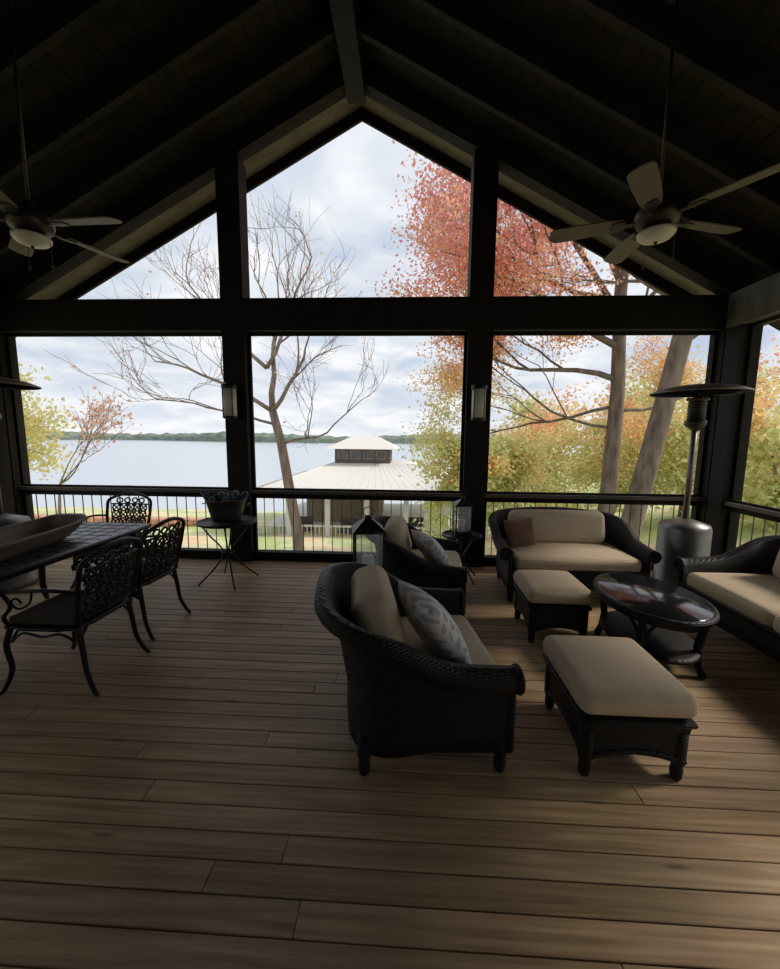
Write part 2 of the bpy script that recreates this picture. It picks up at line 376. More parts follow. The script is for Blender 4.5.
def seatpiece(name,loc,rot,D=.80,Wd=.86,hb=.88,ha=.60,pillows=(),backs=1,seats=1,mat='cream',lean_=.15,bh=.38,bt=.16,btilt=-.20):
    b=B(); P=upath(D,Wd); vs=[];K=0
    for (x,y,nx,ny) in P:
        t=sstep((.16-x)/(.16+D/2-.02)); bk=max(0,-nx)
        h=ha+(hb-ha)*t+.05*bk*math.cos(pi*y/Wd) - .02*sstep((x-.1)/.3)
        R=.046+.012*(1-t)
        arch=.035*(1-min(1,abs(x)/(D/2)))if abs(ny)>.7 else .03*(1-abs(y)/(Wd/2))
        zb=.11+arch
        prof=[(-.03,zb),(.0,zb),(.004,.22),(.0,.36),(-.004,h-.18),(.0,h-R-.04)]
        cx,cz=.036,h-R
        for k in range(9):
            a=math.radians(-100+k*(280/8)); prof.append((cx+R*math.cos(a),cz+R*math.sin(a)))
        prof+=[(-.03,h-R-.05),(-.035,.42),(-.035,.28)]
        K=len(prof)
        for (o,z) in prof:
            lean=bk*lean_*max(0,z-.38)+.05*t*max(0,z-.38)
            oo=o+lean
            vs.append((x+nx*oo,y+ny*oo,z))
    n=len(P);fs=[(i*K+j,(i+1)*K+j,(i+1)*K+(j+1)%K,i*K+(j+1)%K) for i in range(n-1) for j in range(K)]
    fs+=[tuple(range(K-1,-1,-1)) , tuple((n-1)*K+j for j in range(K))]
    fs=[tuple(reversed(f)) for f in fs]
    b.add(vs,fs,'wicker',True)
    for sg in (-1,1):
        c=Vector((D/2+.002,sg*(Wd/2+.036),ha-.02-.058))
        b.tube([c+Vector((0,.056*math.cos(a),.056*math.sin(a))) for a in [2*pi*k/20 for k in range(20)]],.012,'wicker',6,closed=True)
        b.tube([c+Vector((0,.03*math.cos(a),.03*math.sin(a))) for a in [2*pi*k/14 for k in range(14)]],.010,'wicker',6,closed=True)
        b.tube([(D/2+.002,sg*(Wd/2-.004),z) for z in (.12,.25,.4,ha-.13)],.018,'wicker',6)
    m=13;vs=[]
    for i in range(m):
        y=-Wd/2+Wd*i/(m-1); zb=.11+.045*(1-(2*abs(y)/Wd)**2)
        for (x,z) in ((D/2-.03,zb),(D/2,zb),(D/2+.012,.22),(D/2,.33),(D/2-.03,.33)): vs.append((x,y,z))
    fs=[(i*5+j,(i+1)*5+j,(i+1)*5+(j+1)%5,i*5+(j+1)%5) for i in range(m-1) for j in range(5)]
    b.add(vs,fs,'wicker',False)
    b.tube([(D/2+.004,-Wd/2+Wd*i/12,.33) for i in range(13)],.016,'wicker',6)
    b.box((-D/2+.10,-Wd/2+.09,.27),(D/2-.01,Wd/2-.09,.315),'wicker')
    for sx in (-1,1):
        for sy in (-1,1):
            ins=.035 if sx>0 else .075
            b.lathe([(.020,0),(.026,.01),(.030,.05),(.026,.07),(.034,.10),(.034,.2)],'wicker',(sx*(D/2-ins),sy*(Wd/2-(.03 if sx>0 else .075)),0),12)
    iw=Wd-.10; sw=iw/seats
    for k in range(seats):
        y=-iw/2+sw*(k+.5); b.rbox((.045,y,.385),(D-.08,sw-.01,.14),.05,mat,puff=.02)
    bw_=(iw-.16)/backs
    for k in range(backs):
        y=-(iw-.16)/2+bw_*(k+.5)
        b.rbox((-D/2+.05+bt/2,y,.44+bh/2),(bt,bw_-.01,bh),min(.085,bt*.47),mat,puff=.009,R=Ry(btilt))
    for (px,py,pz,w,h,t,tilt,yaw,pm) in pillows:
        b.pillow((px,py,pz),w,h,t,pm,Rz(yaw)@Ry(tilt))
    return b.done(name,loc,rot)
seatpiece('wicker_armchair',(0.06,2.05,0),math.radians(9),D=.76,Wd=.82,hb=.79,ha=.59,pillows=[(.06,-.12,.63,.44,.42,.19,-.6,.25,'plaid')],bh=.40,bt=.22,btilt=-.28)
seatpiece('wicker_armchair',(0.13,3.56,0),math.radians(-3),D=.74,Wd=.78,hb=.77,ha=.55,pillows=[(.09,-.14,.59,.40,.38,.16,-.65,.5,'plaid')],bt=.20,btilt=-.26)
seatpiece('wicker_loveseat',(1.63,4.04,0),-pi/2,D=.76,Wd=1.30,hb=.75,ha=.57,pillows=[(-.06,-.44,.58,.36,.32,.14,-.35,.35,'rust')],bh=.36)
seatpiece('wicker_sofa',(2.85,2.60,0),pi,D=.84,Wd=1.72,hb=.78,ha=.56,backs=2,seats=2,bh=.42)
def ottoman(name,loc,sx,sy,rot=0):
    b=B(); hx,hy=sx/2,sy/2; P=[]
    n=8
    def seg(x0,y0,x1,y1): 
        for i in range(n): P.append((x0+(x1-x0)*i/n,y0+(y1-y0)*i/n,4*(i/n)*(1-i/n)))
    seg(-hx,-hy,hx,-hy);seg(hx,-hy,hx,hy);seg(hx,hy,-hx,hy);seg(-hx,hy,-hx,-hy)
    vs=[];K=6
    for (x,y,a) in P:
        for (s,z) in ((.90,.08+.05*a),(.94,.08+.05*a),(.93,.2),(.97,.29),(1.0,.31),(.9,.32)): vs.append((x*s,y*s,z))
    m=len(P);fs=[(i*K+j,((i+1)%m)*K+j,((i+1)%m)*K+(j+1)%K,i*K+(j+1)%K) for i in range(m) for j in range(K)]
    b.add(vs,fs,'wicker',False)
    b.box((-hx*.92,-hy*.92,.28),(hx*.92,hy*.92,.325),'wicker')
    loop=[(x*.985,y*.985,.30) for x,y,a in P]; b.tube(loop,.016,'wicker',6,closed=True)
    loop=[(x*.93,y*.93,.10+.05*a) for x,y,a in P]; b.tube(loop,.011,'wicker',6,closed=True)
    for a in (-1,1):
        for c in (-1,1):
            b.lathe([(.019,0),(.026,.012),(.028,.05),(.024,.07),(.034,.10),(.034,.25)],'wicker',(a*(hx*.9-.012),c*(hy*.9-.012),0),12)
    b.rbox((0,0,.385),(sx+.03,sy+.03,.12),.05,'cream',puff=.022)
    b.done(name,loc,rot)
ottoman('wicker_ottoman',(1.075,1.96,0),.50,.54)
ottoman('wicker_ottoman',(1.18,3.14,0),.46,.46)
# coffee table
b=B()
a_,c_=.33,.44
b.lathe([(.0,.455),(.97,.455),(.985,.462),(.985,.468),(.97,.474),(0,.474)],'glass',n=48,sx=a_,sy=c_)
b.tube([(a_*math.cos(t),c_*math.sin(t),.452) for t in [2*pi*k/48 for k in range(48)]],.020,'wicker',8,closed=True)
b.tube([(a_*.93*math.cos(t),c_*.93*math.sin(t),.41) for t in [2*pi*k/48 for k in range(48)]],.014,'wicker',6,closed=True)
b.lathe([(.90,.39),(.95,.39),(.97,.45),(.90,.45)],'wicker',n=48,sx=a_,sy=c_)
b.lathe([(0,.13),(.80,.13),(.86,.145),(.86,.165),(.80,.175),(0,.165)],'wicker',n=40,sx=a_,sy=c_)
for k in range(4):
    t=pi/4+k*pi/2; ct,st=math.cos(t),math.sin(t)
    b.tube([(a_*.92*ct,c_*.92*st,.44),(a_*.86*ct,c_*.86*st,.34),(a_*.80*ct,c_*.80*st,.2),(a_*.84*ct,c_*.84*st,.08),(a_*.92*ct,c_*.92*st,0.008)],.026,'wicker',8)
    for dd in (-.12,.12):
        b.tube([(a_*.9*math.cos(t+dd*2),c_*.9*math.sin(t+dd*2),.40),(a_*.84*math.cos(t+dd),c_*.84*math.sin(t+dd),.32),(a_*.80*ct,c_*.80*st,.22)],.011,'wicker',6)
b.done('oval_coffee_table',(1.78,2.82,0),0)
def smooth(pts,n=5):
    q=[]
    for i in range(len(pts)-1):
        p0=Vector(pts[max(i-1,0)]);p1=Vector(pts[i]);p2=Vector(pts[i+1]);p3=Vector(pts[min(i+2,len(pts)-1)])
        for s in range(n):
            t=s/n; q.append(.5*((2*p1)+(-p0+p2)*t+(2*p0-5*p1+4*p2-p3)*t*t+(-p0+3*p1-3*p2+p3)*t**3))
    q.append(Vector(pts[-1])); return q
def sidetable(name,loc,r,h,legs=4):
    b=B(); b.lathe([(0,h-.02),(r-.01,h-.02),(r,h-.012),(r,h),(r-.012,h+.006),(r-.02,h-.004),(0,h-.004)],'iron',n=40)
    for k in range(legs):
        a=2*pi*k/legs+.6; ct,st=math.cos(a),math.sin(a)
        pts=[(r*.85*ct,r*.85*st,h-.02),(r*.6*ct,r*.6*st,h*.8),(r*.15*ct,r*.15*st,h*.5),(r*.5*ct,r*.5*st,h*.25),(r*.95*ct,r*.95*st,h*.06),(r*1.02*ct,r*1.02*st,.008)]
        b.tube(smooth(pts),.009,'iron',6)
    b.tube([(r*.2*math.cos(2*pi*k/16),r*.2*math.sin(2*pi*k/16),h*.5) for k in range(16)],.006,'iron',6,closed=True)
    return b.done(name,loc)
def lantern(name,loc,w,h,rot=.2):
    b=B(); k=w/2
    b.box((-k,-k,0),(k,k,.025),'black'); b.box((-k*.9,-k*.9,.025),(k*.9,k*.9,.04),'black')
    hh=h*.72
    for sx in (-1,1):
        for sy in (-1,1): b.box((sx*k*.88-.007,sy*k*.88-.007,.03),(sx*k*.88+.007,sy*k*.88+.007,hh),'black')
    for s in (-1,1):
        b.box((-k*.88,s*k*.88-.0015,.04),(k*.88,s*k*.88+.0015,hh),'clear'); b.box((s*k*.88-.0015,-k*.88,.04),(s*k*.88+.0015,k*.88,hh),'clear')
    b.box((-k,-k,hh),(k,k,hh+.015),'black')
    vs=[(-k,-k,hh+.015),(k,-k,hh+.015),(k,k,hh+.015),(-k,k,hh+.015)]; t=k*.28; z=h*.88
    vs+=[(-t,-t,z),(t,-t,z),(t,t,z),(-t,t,z)]
    b.add(vs,[(0,1,5,4),(1,2,6,5),(2,3,7,6),(3,0,4,7),(4,5,6,7)],'black')
    b.lathe([(t*.9,z),(t*.9,z+.02),(t*.4,z+.03)],'black',n=12)
    b.tube([(.035*math.cos(a),0,z+.055+.035*math.sin(a)) for a in [2*pi*i/16 for i in range(16)]],.004,'black',6,closed=True)
    b.lathe([(k*.38,.04),(k*.38,hh*.5),(k*.34,hh*.52)],'candle',n=20); b.tube([(0,0,hh*.51),(0,0,hh*.57)],.003,'black',5)
    return b.done(name,loc,rot)
sidetable('lantern_side_table',(-.29,2.80,0),.16,.50)
lantern('candle_lantern',(-.29,2.80,.507),.23,.55)
sidetable('lantern_side_table',(.60,4.26,0),.22,.52)
lantern('candle_lantern',(.60,4.26,.527),.19,.44,.1)
sidetable('bucket_side_table',(-1.93,4.0,0),.30,.68)
b=B()
b.lathe([(0,0),(.14,0),(.145,.01),(.17,.10),(.172,.11),(.20,.22),(.207,.225),(.207,.235),(.195,.235),(.165,.10),(.14,.02),(0,.02)],'galv',n=36)
for s in (-1,1):
    b.tube([(s*.20,-.05,.19),(s*.235,-.045,.18),(s*.245,0,.175),(s*.235,.045,.18),(s*.20,.05,.19)],.006,'galv',6)
for k in range(16):
    a=rnd.uniform(0,2*pi); r=rnd.uniform(.0,.14); x,y=r*math.cos(a),r*math.sin(a)
    p=Vector((x,y,.10)); d=Vector((x*1.2+rnd.uniform(-.06,.06),y*1.2+rnd.uniform(-.06,.06),.15+rnd.uniform(0,.06)))
    b.tube([p,p+d*.6,p+d*.9,p+d],(lambda t:.038*(1-.5*max(0,t-.6)/.4)),'teal',8)
b.done('galvanised_bucket',(-1.93,4.0,.687))
# ---------------------------------------------------------------- dining set
def dchair(name,loc,rot):
    b=B(); w=.25
    b.rbox((0,0,.425),(.47,.49,.022),.01,'iron')
    b.tube([(.235*max(-1,min(1,1.15*math.cos(t))),.245*max(-1,min(1,1.15*math.sin(t))),.425) for t in [2*pi*k/40 for k in range(40)]],.015,'iron',6,closed=True)
    b.rbox((.01,0,.46),(.43,.45,.05),.022,'cushiond',puff=.008)
    for s in (-1,1):
        b.tube(smooth([(.21,s*.22,.42),(.235,s*.235,.30),(.225,s*.225,.15),(.26,s*.25,.03),(.285,s*.262,.008)]),lambda t:.018-.006*t,'iron',8)
        b.tube(smooth([(-.21,s*.21,.42),(-.23,s*.215,.28),(-.25,s*.22,.14),(-.30,s*.235,.03),(-.325,s*.24,.008)]),lambda t:.018-.006*t,'iron',8)
        b.tube(smooth([(.23,s*.2,.33),(.23,s*.12,.39),(.23,0,.36)]),.008,'iron',6)
        b.tube(smooth([(.2,s*.232,.33),(.12,s*.235,.39),(0,s*.235,.37),(-.12,s*.235,.39),(-.2,s*.22,.33)]),.008,'iron',6)
        b.tube(smooth([(-.27,s*.25,.66),(-.12,s*.285,.685),(.05,s*.295,.68),(.18,s*.285,.665),(.235,s*.28,.635),(.225,s*.275,.60)]),.016,'iron',8,flat=.7)
        b.tube(smooth([(.17,s*.285,.66),(.13,s*.28,.58),(.20,s*.262,.50),(.20,s*.235,.43)]),.012,'iron',8)
        b.tube(smooth([(-.02,s*.29,.675),(.02,s*.27,.60),(.09,s*.27,.56),(.13,s*.275,.60),(.09,s*.28,.63),(.06,s*.278,.60)]),.007,'iron',6)
    def P(u,v): 
        x=-.215-.10*(v/.46)-.03*(1-(u/w)**2); return Vector((x,u,.44+v))
    def half(v): return w*(.86+.16*math.sin(pi*min(1,v/.46)*.75))
    def topv(u): return .40+.07*math.cos(pi/2*min(1,abs(u)/w))
    fr=[P(-half(v),v) for v in [0,.08,.16,.24,.32,.38]]
    fr+=[P(u,topv(u)) for u in [-.22,-.16,-.08,0,.08,.16,.22]]
    fr+=[P(half(v),v) for v in [.38,.32,.24,.16,.08,0]]
    b.tube(smooth([tuple(p) for p in fr],3),.016,'iron',8)
    b.tube([P(-.2+.4*k/10,.03) for k in range(11)],.010,'iron',6)
    b.tube([P(-.225+.45*k/10,.35) for k in range(11)],.009,'iron',6)
    cols=5
    for i in range(cols):
        for j in range(4):
            u0=-.2+.4*(i+.5)/cols; v0=.03+.32*(j+.5)/4
            b.tube([P(u0+.040*math.cos(a),v0+.040*math.sin(a)) for a in [2*pi*k/12 for k in range(12)]],.009,'iron',5,closed=True)
            for q in (pi/4,3*pi/4):
                b.tube([P(u0-.05*math.cos(q),v0-.05*math.sin(q)),P(u0+.05*math.cos(q),v0+.05*math.sin(q))],.0075,'iron',5)
    for u0 in (-.13,-.045,.045,.13):
        b.tube([P(u0+.032*math.cos(a),.39+.026*math.sin(a)) for a in [2*pi*k/12 for k in range(12)]],.009,'iron',5,closed=True)
    return b.done(name,loc,rot)
dchair('dining_chair',(-2.20,2.36,0),pi)
dchair('dining_chair',(-2.27,3.02,0),pi-.04)
dchair('dining_chair',(-3.20,3.98,0),-pi/2)
dchair('dining_chair',(-3.95,2.5,0),0)
b=B()
b.rbox((0,0,.725),(1.12,1.9,.03),.012,'ttop')
b.tube([(-.56,-.9,.722),(-.56,.9,.722),(-.51,.95,.722),(.51,.95,.722),(.56,.9,.722),(.56,-.9,.722),(.51,-.95,.722),(-.51,-.95,.722)],.018,'iron',8,closed=True)
for k in range(1,16):
    yy=-.95+1.9*k/16; b.box((-.53,yy-.004,.739),(.53,yy+.004,.7425),'iron')
for k in range(1,9):
    xx=-.56+1.12*k/9; b.box((xx-.004,-.92,.739),(xx+.004,.92,.7425),'iron')
b.box((-.46,-.82,.66),(.46,-.80,.71),'iron');b.box((-.46,.80,.66),(.46,.82,.71),'iron');b.box((-.47,-.82,.66),(-.45,.82,.71),'iron');b.box((.45,-.82,.66),(.47,.82,.71),'iron')
for sx in (-1,1):
    for sy in (-1,1):
        b.tube([(sx*.45,sy*.80,.70),(sx*.47,sy*.83,.55),(sx*.44,sy*.79,.35),(sx*.43,sy*.77,.18),(sx*.46,sy*.82,.05),(sx*.48,sy*.85,.008)],lambda t:.034-.014*t,'iron',10)
b.done('dining_table',(-3.02,2.62,0))
# dough bowl
b=B(); vs=[];n=48
prof=[(.0,.012),(.66,.012),(.84,.06),(.97,.120),(1.0,.130),(1.0,.142),(.91,.142),(.80,.075),(.64,.035),(0,.03)]
for (r,z) in prof:
    for j in range(n):
        a=2*pi*j/n; ca,sa=math.cos(a),math.sin(a)
        x=.23*r*math.copysign(abs(ca)**.45,ca); y=.60*r*math.copysign(abs(sa)**.6,sa)
        up=(.03*abs(sa)**6)*(r**3)
        vs.append((x,y,z-.012+up))
K=len(prof)
b.add(vs,[(i*n+j,i*n+(j+1)%n,(i+1)*n+(j+1)%n,(i+1)*n+j) for i in range(K-1) for j in range(n)]+[tuple(range(n-1,-1,-1))],'bowlwood',True)
b.done('wooden_dough_bowl',(-2.86,2.60,.744),math.radians(7))
# ---------------------------------------------------------------- ceiling fans
def fan(name,x,y,z,rot):
    b=B(); zr=roofz(x)+.18-z
    b.lathe([(.0,-.07),(.07,-.07),(.12,-.05),(.135,-.01),(.13,.04),(.09,.075),(.045,.09),(.03,.13),(.018,.14)],'bronze',n=28)
    b.tube([(0,0,.12),(0,0,zr)],.010,'bronze',8)
    b.lathe([(.02,zr-.11),(.06,zr-.08),(.07,zr-.02),(.07,zr+.03)],'bronze',n=20)
    b.lathe([(.06,-.075),(.10,-.085),(.105,-.10)],'bronze',n=24)
    b.lathe([(.005,-.155),(.05,-.152),(.09,-.135),(.11,-.115),(.113,-.095),(.10,-.09)],'frost',n=28)
    b.lathe([(.004,-.175),(.012,-.165),(.008,-.152)],'bronze',n=10)
    for k in range(5):
        a=2*pi*k/5; R4=Matrix.Rotation(a,4,'Z')@Matrix.Translation((0,0,-.02))@Matrix.Rotation(math.radians(12),4,'X')
        b.M=R4
        b.box((.10,-.018,-.006),(.22,.018,.004),'bronze')
        b.add([(.19,-.045,-.004),(.27,-.03,-.004),(.27,.03,-.004),(.19,.045,-.004),(.19,-.045,.004),(.27,-.03,.004),(.27,.03,.004),(.19,.045,.004)],[(0,3,2,1),(4,5,6,7),(0,1,5,4),(1,2,6,5),(2,3,7,6),(3,0,4,7)],'bronze')
        out=[(.20,-.05),(.30,-.062),(.50,-.070),(.62,-.070),(.655,-.05),(.665,0),(.655,.05),(.62,.070),(.50,.070),(.30,.062),(.20,.05)]
        n=len(out); b.add([(u,v,.005) for u,v in out]+[(u,v,.013) for u,v in out],[tuple(range(n-1,-1,-1)),tuple(range(n,2*n))]+[(i,(i+1)%n,(i+1)%n+n,i+n) for i in range(n)],'blade')
        b.M=Matrix.Identity(4)
    for s in (-1,1):
        b.tube([(s*.09,.05,-.09),(s*.092,.05,-.26)],.0025,'bronze',5); b.lathe([(.002,-.29),(.009,-.28),(.007,-.26),(.002,-.255)],'bronze',(s*.092,.05,0),8)
    b.done(name,(x,y,z),rot)
fan('ceiling_fan',1.62,2.86,3.05,math.radians(-56))
fan('ceiling_fan',-2.66,2.80,3.05,math.radians(-3))
# ---------------------------------------------------------------- patio heaters
def heater(name,x,y):
    b=B()
    b.lathe([(0,0),(.25,0),(.255,.02),(.25,.06),(.235,.08),(.235,.66),(.22,.70),(.10,.74),(.04,.76)],'steel',n=40)
    b.tube([(0,0,.74),(0,0,1.75)],.028,'steel',14)
    b.lathe([(.035,1.68),(.08,1.72),(.095,1.74),(.095,1.78),(.075,1.79),(.075,1.98),(.10,1.99),(.10,2.01),(.03,2.02)],'bronze',n=28)
    for k in range(7): b.tube([(.078*math.cos(2*pi*i/24),.078*math.sin(2*pi*i/24),1.80+k*.027) for i in range(24)],.005,'black',5,closed=True)
    for k in range(3):
        a=2*pi*k/3; b.tube([(.07*math.cos(a),.07*math.sin(a),2.0),(.12*math.cos(a),.12*math.sin(a),2.09)],.005,'black',5)
    b.lathe([(.42,2.055),(.425,2.06),(.42,2.07),(.32,2.11),(.18,2.135),(.05,2.145),(.0,2.145),(.0,2.14),(.05,2.138),(.18,2.125),(.32,2.10),(.42,2.055)],'dome',n=48)
    b.done(name,(x,y,0))
heater('patio_heater',2.95,4.22)
heater('patio_heater',-4.20,3.75)
# sconces
for xx in (XC-1.47,XC+1.44):
    b=B()
    b.box((-.05,-.02,-.12),(.05,0,.12),'black')
    b.lathe([(.0,-.20),(.07,-.20),(.085,-.19),(.085,-.17)],'black',(0,-.11,0),24)
    b.lathe([(.078,-.17),(.078,.15)],'frost',(0,-.11,0),24)
    b.lathe([(.085,.15),(.09,.16),(.09,.19),(.05,.21),(0,.215)],'black',(0,-.11,0),24)
    for k in range(4):
        a=pi/4+k*pi/2; b.tube([(.082*math.cos(a),-.11+.082*math.sin(a),-.18),(.082*math.cos(a),-.11+.082*math.sin(a),.16)],.005,'black',5)
    b.box((-.02,-.06,-.19),(.02,0,-.17),'black'); b.box((-.02,-.06,.16),(.02,0,.18),'black')
    b.done('wall_sconce',(xx,YF,1.98))
# ---------------------------------------------------------------- outdoors
def g(x,y):
    yy=max(y,4.0); sh=max(0,x-7)*2.2
    z=-1.7-.117*(min(yy,33+sh)-4.7)*(33-4.7)/(33+sh-4.7)
    if yy>33+sh: z-=.25*(yy-33-sh)
    if x>7: z+=min(2.2,(x-7)*.12)*max(0,min(1,(40+sh-yy)/10))
    return z+.08*noise.noise(Vector((x*.3,y*.3,0)))
b=B(); nx,ny=110,110; vs=[]
xs=[-60+150*i/(nx) for i in range(nx+1)]; ys=[-25+115*j/ny for j in range(ny+1)]
for yv in ys:
    for xv in xs: vs.append((xv,yv,max(-9,g(xv,yv))))
b.add(vs,[(j*(nx+1)+i,j*(nx+1)+i+1,(j+1)*(nx+1)+i+1,(j+1)*(nx+1)+i) for j in range(ny) for i in range(nx)],'ground',True); b.done('lawn')
b=B(); b.add([(-1500,-50,-5),(1500,-50,-5),(1500,1500,-5),(-1500,1500,-5)],[(0,1,2,3)],'water'); b.done('lake')
b=B(); vs=[];n=500
for i in range(n+1):
    x=-700+1400*i/n; y0=330+60*noise.noise(Vector((x*.006,3,0)))
    h=6.5+3*noise.noise(Vector((x*.01,0,0)))+2.0*noise.noise(Vector((x*.12,1,0)))+1.2*rnd.random()
    vs+=[(x,y0,-5.2),(x,y0+1,-5+h*.6),(x,y0+6,-5+h)]
b.add(vs,[(i*3+k,(i+1)*3+k,(i+1)*3+k+1,i*3+k+1) for i in range(n) for k in range(2)],'farwood'); b.done('far_shore_treeline')
# stone border of the lawn
b=B(); x=-30
while x<-9.4:
    L=rnd.uniform(.5,.9)
    for k in range(2):
        b.box((x+k*.2,20.6+rnd.uniform(-.05,.05),-3.75+k*.33),(x+k*.2+L-.03,21.2,-3.44+k*.33),'stone')
    x+=L
b.done('stone_garden_border',bevel=.03)
# boathouse
b=B()
cx,cy=-2.75,24.5
ez,rz=-1.35,-.05
fx0,fx1,fy0,fy1=cx-5.5,cx+7.0,cy-6.3,cy+6.3
tx,ty=1.75,1.5
A=[(fx0,fy0,ez),(fx1,fy0,ez),(fx1,fy1,ez),(fx0,fy1,ez)]; T=[(cx-tx,cy-ty,rz),(cx+tx+1.2,cy-ty,rz),(cx+tx+1.2,cy+ty,rz),(cx-tx,cy+ty,rz)]
b.add(A+T,[(0,1,5,4),(1,2,6,5),(2,3,7,6),(3,0,4,7),(4,5,6,7)],'mroof')
for k in range(1,26):
    t=k/26; p=Vector(A[0]).lerp(Vector(A[1]),t); q=Vector(T[0]).lerp(Vector(T[1]),t); b.tube([p,q],.015,'mroof',4)
for i in range(4):
    b.tube([A[i],T[i]],.04,'mroof',5); b.tube([A[i],A[(i+1)%4]],.09,'bhwood',4)
h0,h1=rz-.05,rz+.85
b.box((cx-tx+.1,cy-ty+.1,h0),(cx+tx-.1,cy+ty-.1,h1),'bhdark')
for k in range(4):
    xx=cx-tx+.28+k*.76; b.box((xx,cy-ty+.06,h0+.28),(xx+.60,cy-ty+.11,h1-.12),'bhwood'); b.box((xx+.06,cy-ty+.04,h0+.34),(xx+.54,cy-ty+.07,h1-.18),'win')
e=.4
A2=[(cx-tx-e,cy-ty-e,h1),(cx+tx+e,cy-ty-e,h1),(cx+tx+e,cy+ty+e,h1),(cx-tx-e,cy+ty+e,h1)]
T2=[(cx-.8,cy,h1+.75),(cx+.8,cy,h1+.75)]
b.add(A2+T2,[(0,1,5,4),(1,2,5),(2,3,4,5),(3,0,4),(3,2,1,0)],'mroof')
for i in range(7):
    x=fx0+.5+(fx1-fx0-1)*i/6
    for y in (fy0+.4,fy1-.4): b.box((x-.12,y-.12,-5.6),(x+.12,y+.12,ez),'white')
b.box((fx0-.2,fy0-.6,-4.0),(fx1+.2,fy1-.2,-3.75),'white')
for k in range(60):
    x=fx0+.3+(fx1-fx0-.6)*k/59; b.box((x-.02,fy0+.3,-3.75),(x+.02,fy0+.34,-2.85),'white')
b.box((fx0+.3,fy0+.27,-2.87),(fx1-.3,fy0+.37,-2.78),'white')
b.box((cx-3.5,cy-1,-3.75),(cx+1,cy+3,-1.5),'bhwood')
for (x,y,w_) in ((cx-3.6,fy0+1.5,1.2),(cx-.8,fy0+1.2,.9),(cx+2.2,fy0+1.8,1.4)):
    b.box((x,y,-3.75),(x+w_,y+.9,-3.25),'bhdark'); b.box((x,y+.75,-3.25),(x+w_,y+.9,-2.8),'bhdark')
b.done('boathouse')
# trees
def grow(b,p,d,L,r,depth,tips,mat,rg,up=.15,spread=.6,kids=3,wig=.18):
    n=4; pts=[p.copy()]; q=p.copy(); dd=d.normalized()
    for i in range(n):
        dd=(dd+Vector((rg.uniform(-1,1),rg.uniform(-1,1),rg.uniform(-1,1)))*wig+Vector((0,0,up*.3))).normalized()
        q=q+dd*L/n; pts.append(q.copy())
    r2=r*.55
    b.tube(pts,lambda t:r+(r2-r)*t,mat,6 if r>.03 else 4)
    tips.append((q.copy(),depth))
    if depth<=1: tips+= [(x.copy(),depth) for x in pts[1:-1]]
    if depth==0: return
    for k in range(kids):
        t=rg.uniform(.35,1.0) if k else 1.0
        i=min(n-1,int(t*n)); s=pts[i].lerp(pts[i+1],t*n-i) if t<1 else pts[-1]
        nd=(dd+Vector((rg.uniform(-1,1),rg.uniform(-1,1),rg.uniform(-.6,.9)))*spread).normalized()
        grow(b,s,nd,L*rg.uniform(.6,.85),max(.006,r2*rg.uniform(.7,1)),depth-1,tips,mat,rg,up,spread,kids,wig)
def leaves(b,pts,size,rg):
    vs=[];fs=[];cs=[]
    for p,c in pts:
        a=Vector((rg.gauss(0,1),rg.gauss(0,1),rg.gauss(0,1))).normalized(); u=a.orthogonal().normalized(); w=a.cross(u)
        s=size*rg.uniform(.6,1.3); th=rg.uniform(0,pi); uu=(u*math.cos(th)+w*math.sin(th))*s; ww=(w*math.cos(th)-u*math.sin(th))*s*.65
        o=len(vs); vs+= [p-uu,p-ww,p+uu,p+ww]; fs.append((o,o+1,o+2,o+3)); cs+=[c]*4
    o=len(b.v); i=b.mi('leaf')
    b.v+=[(v.x,v.y,v.z) for v in vs]; b.c+=cs; b.f+=[[a+o for a in f] for f in fs]; b.m+=[i]*len(fs); b.sm+=[False]*len(fs)
def mixc(a,c,t): return tuple(a[i]+(c[i]-a[i])*t for i in range(3))
RED=(.84,.27,.25);PINK=(.95,.60,.55);ORG=(.95,.58,.30);YEL=(.92,.84,.44);GRN=(.66,.74,.36);DGR=(.42,.52,.26)
def autumn(p,rg):
    nz=noise.noise(p*.7)
    z=p.z+rg.gauss(0,.6)-.16*max(0,p.x-5)+1.2*nz
    if z>5.8:
        c=mixc(RED,PINK,rg.random()); c=mixc(c,ORG,max(0,min(.6,nz*1.2+.05)))
    elif z>4.2: c=mixc(ORG,PINK if rg.random()<.5 else RED,(z-4.2)/1.6*rg.random()+.1)
    elif z>2.5: c=mixc(YEL,ORG,(z-2.5)/1.7)
    elif z>1.0: c=mixc(mixc(GRN,YEL,rg.random()),ORG,.7*rg.random()**2)
    else: c=mixc(GRN,YEL,.7*rg.random())
    k=rg.uniform(.8,1.12); return tuple(min(.96,v*k) for v in c)
rg=random.Random(5); b=B(); tips=[]
V=Vector
b.tube([V((-3.45,12,g(-3.45,12)-.2)),V((-3.5,12,-1.5)),V((-3.75,12,0)),V((-3.95,12,1.3)),V((-4.2,12,2.3))],lambda t:.19-.07*t,'barkl',10)
for (s,d,L,r) in [((-4.2,12,2.3),(-.15,0,1),2.3,.10),((-4.2,12,2.3),(.75,.1,.65),1.9,.07),((-4.2,12,2.3),(-1,.1,.60),2.4,.075),((-3.95,12,1.3),(1,-.1,.40),1.6,.05),((-4.1,12,1.9),(-1,-.2,.30),2.0,.05),((-4.35,12,3.6),(.5,0,1),2.2,.07),((-4.35,12,3.6),(-.7,.2,.9),2.3,.07)]:
    grow(b,V(s),V(d),L,r,4,tips,'barkl',rg,up=.12,spread=.7,kids=3,wig=.25)
lp=[]
for p,dp in tips:
    if dp==0 and rg.random()<.10: lp.append((p+V((rg.gauss(0,.1),rg.gauss(0,.1),rg.gauss(0,.1))),mixc(PINK,ORG,rg.random())))
leaves(b,lp,.045,rg); b.done('bare_tree')
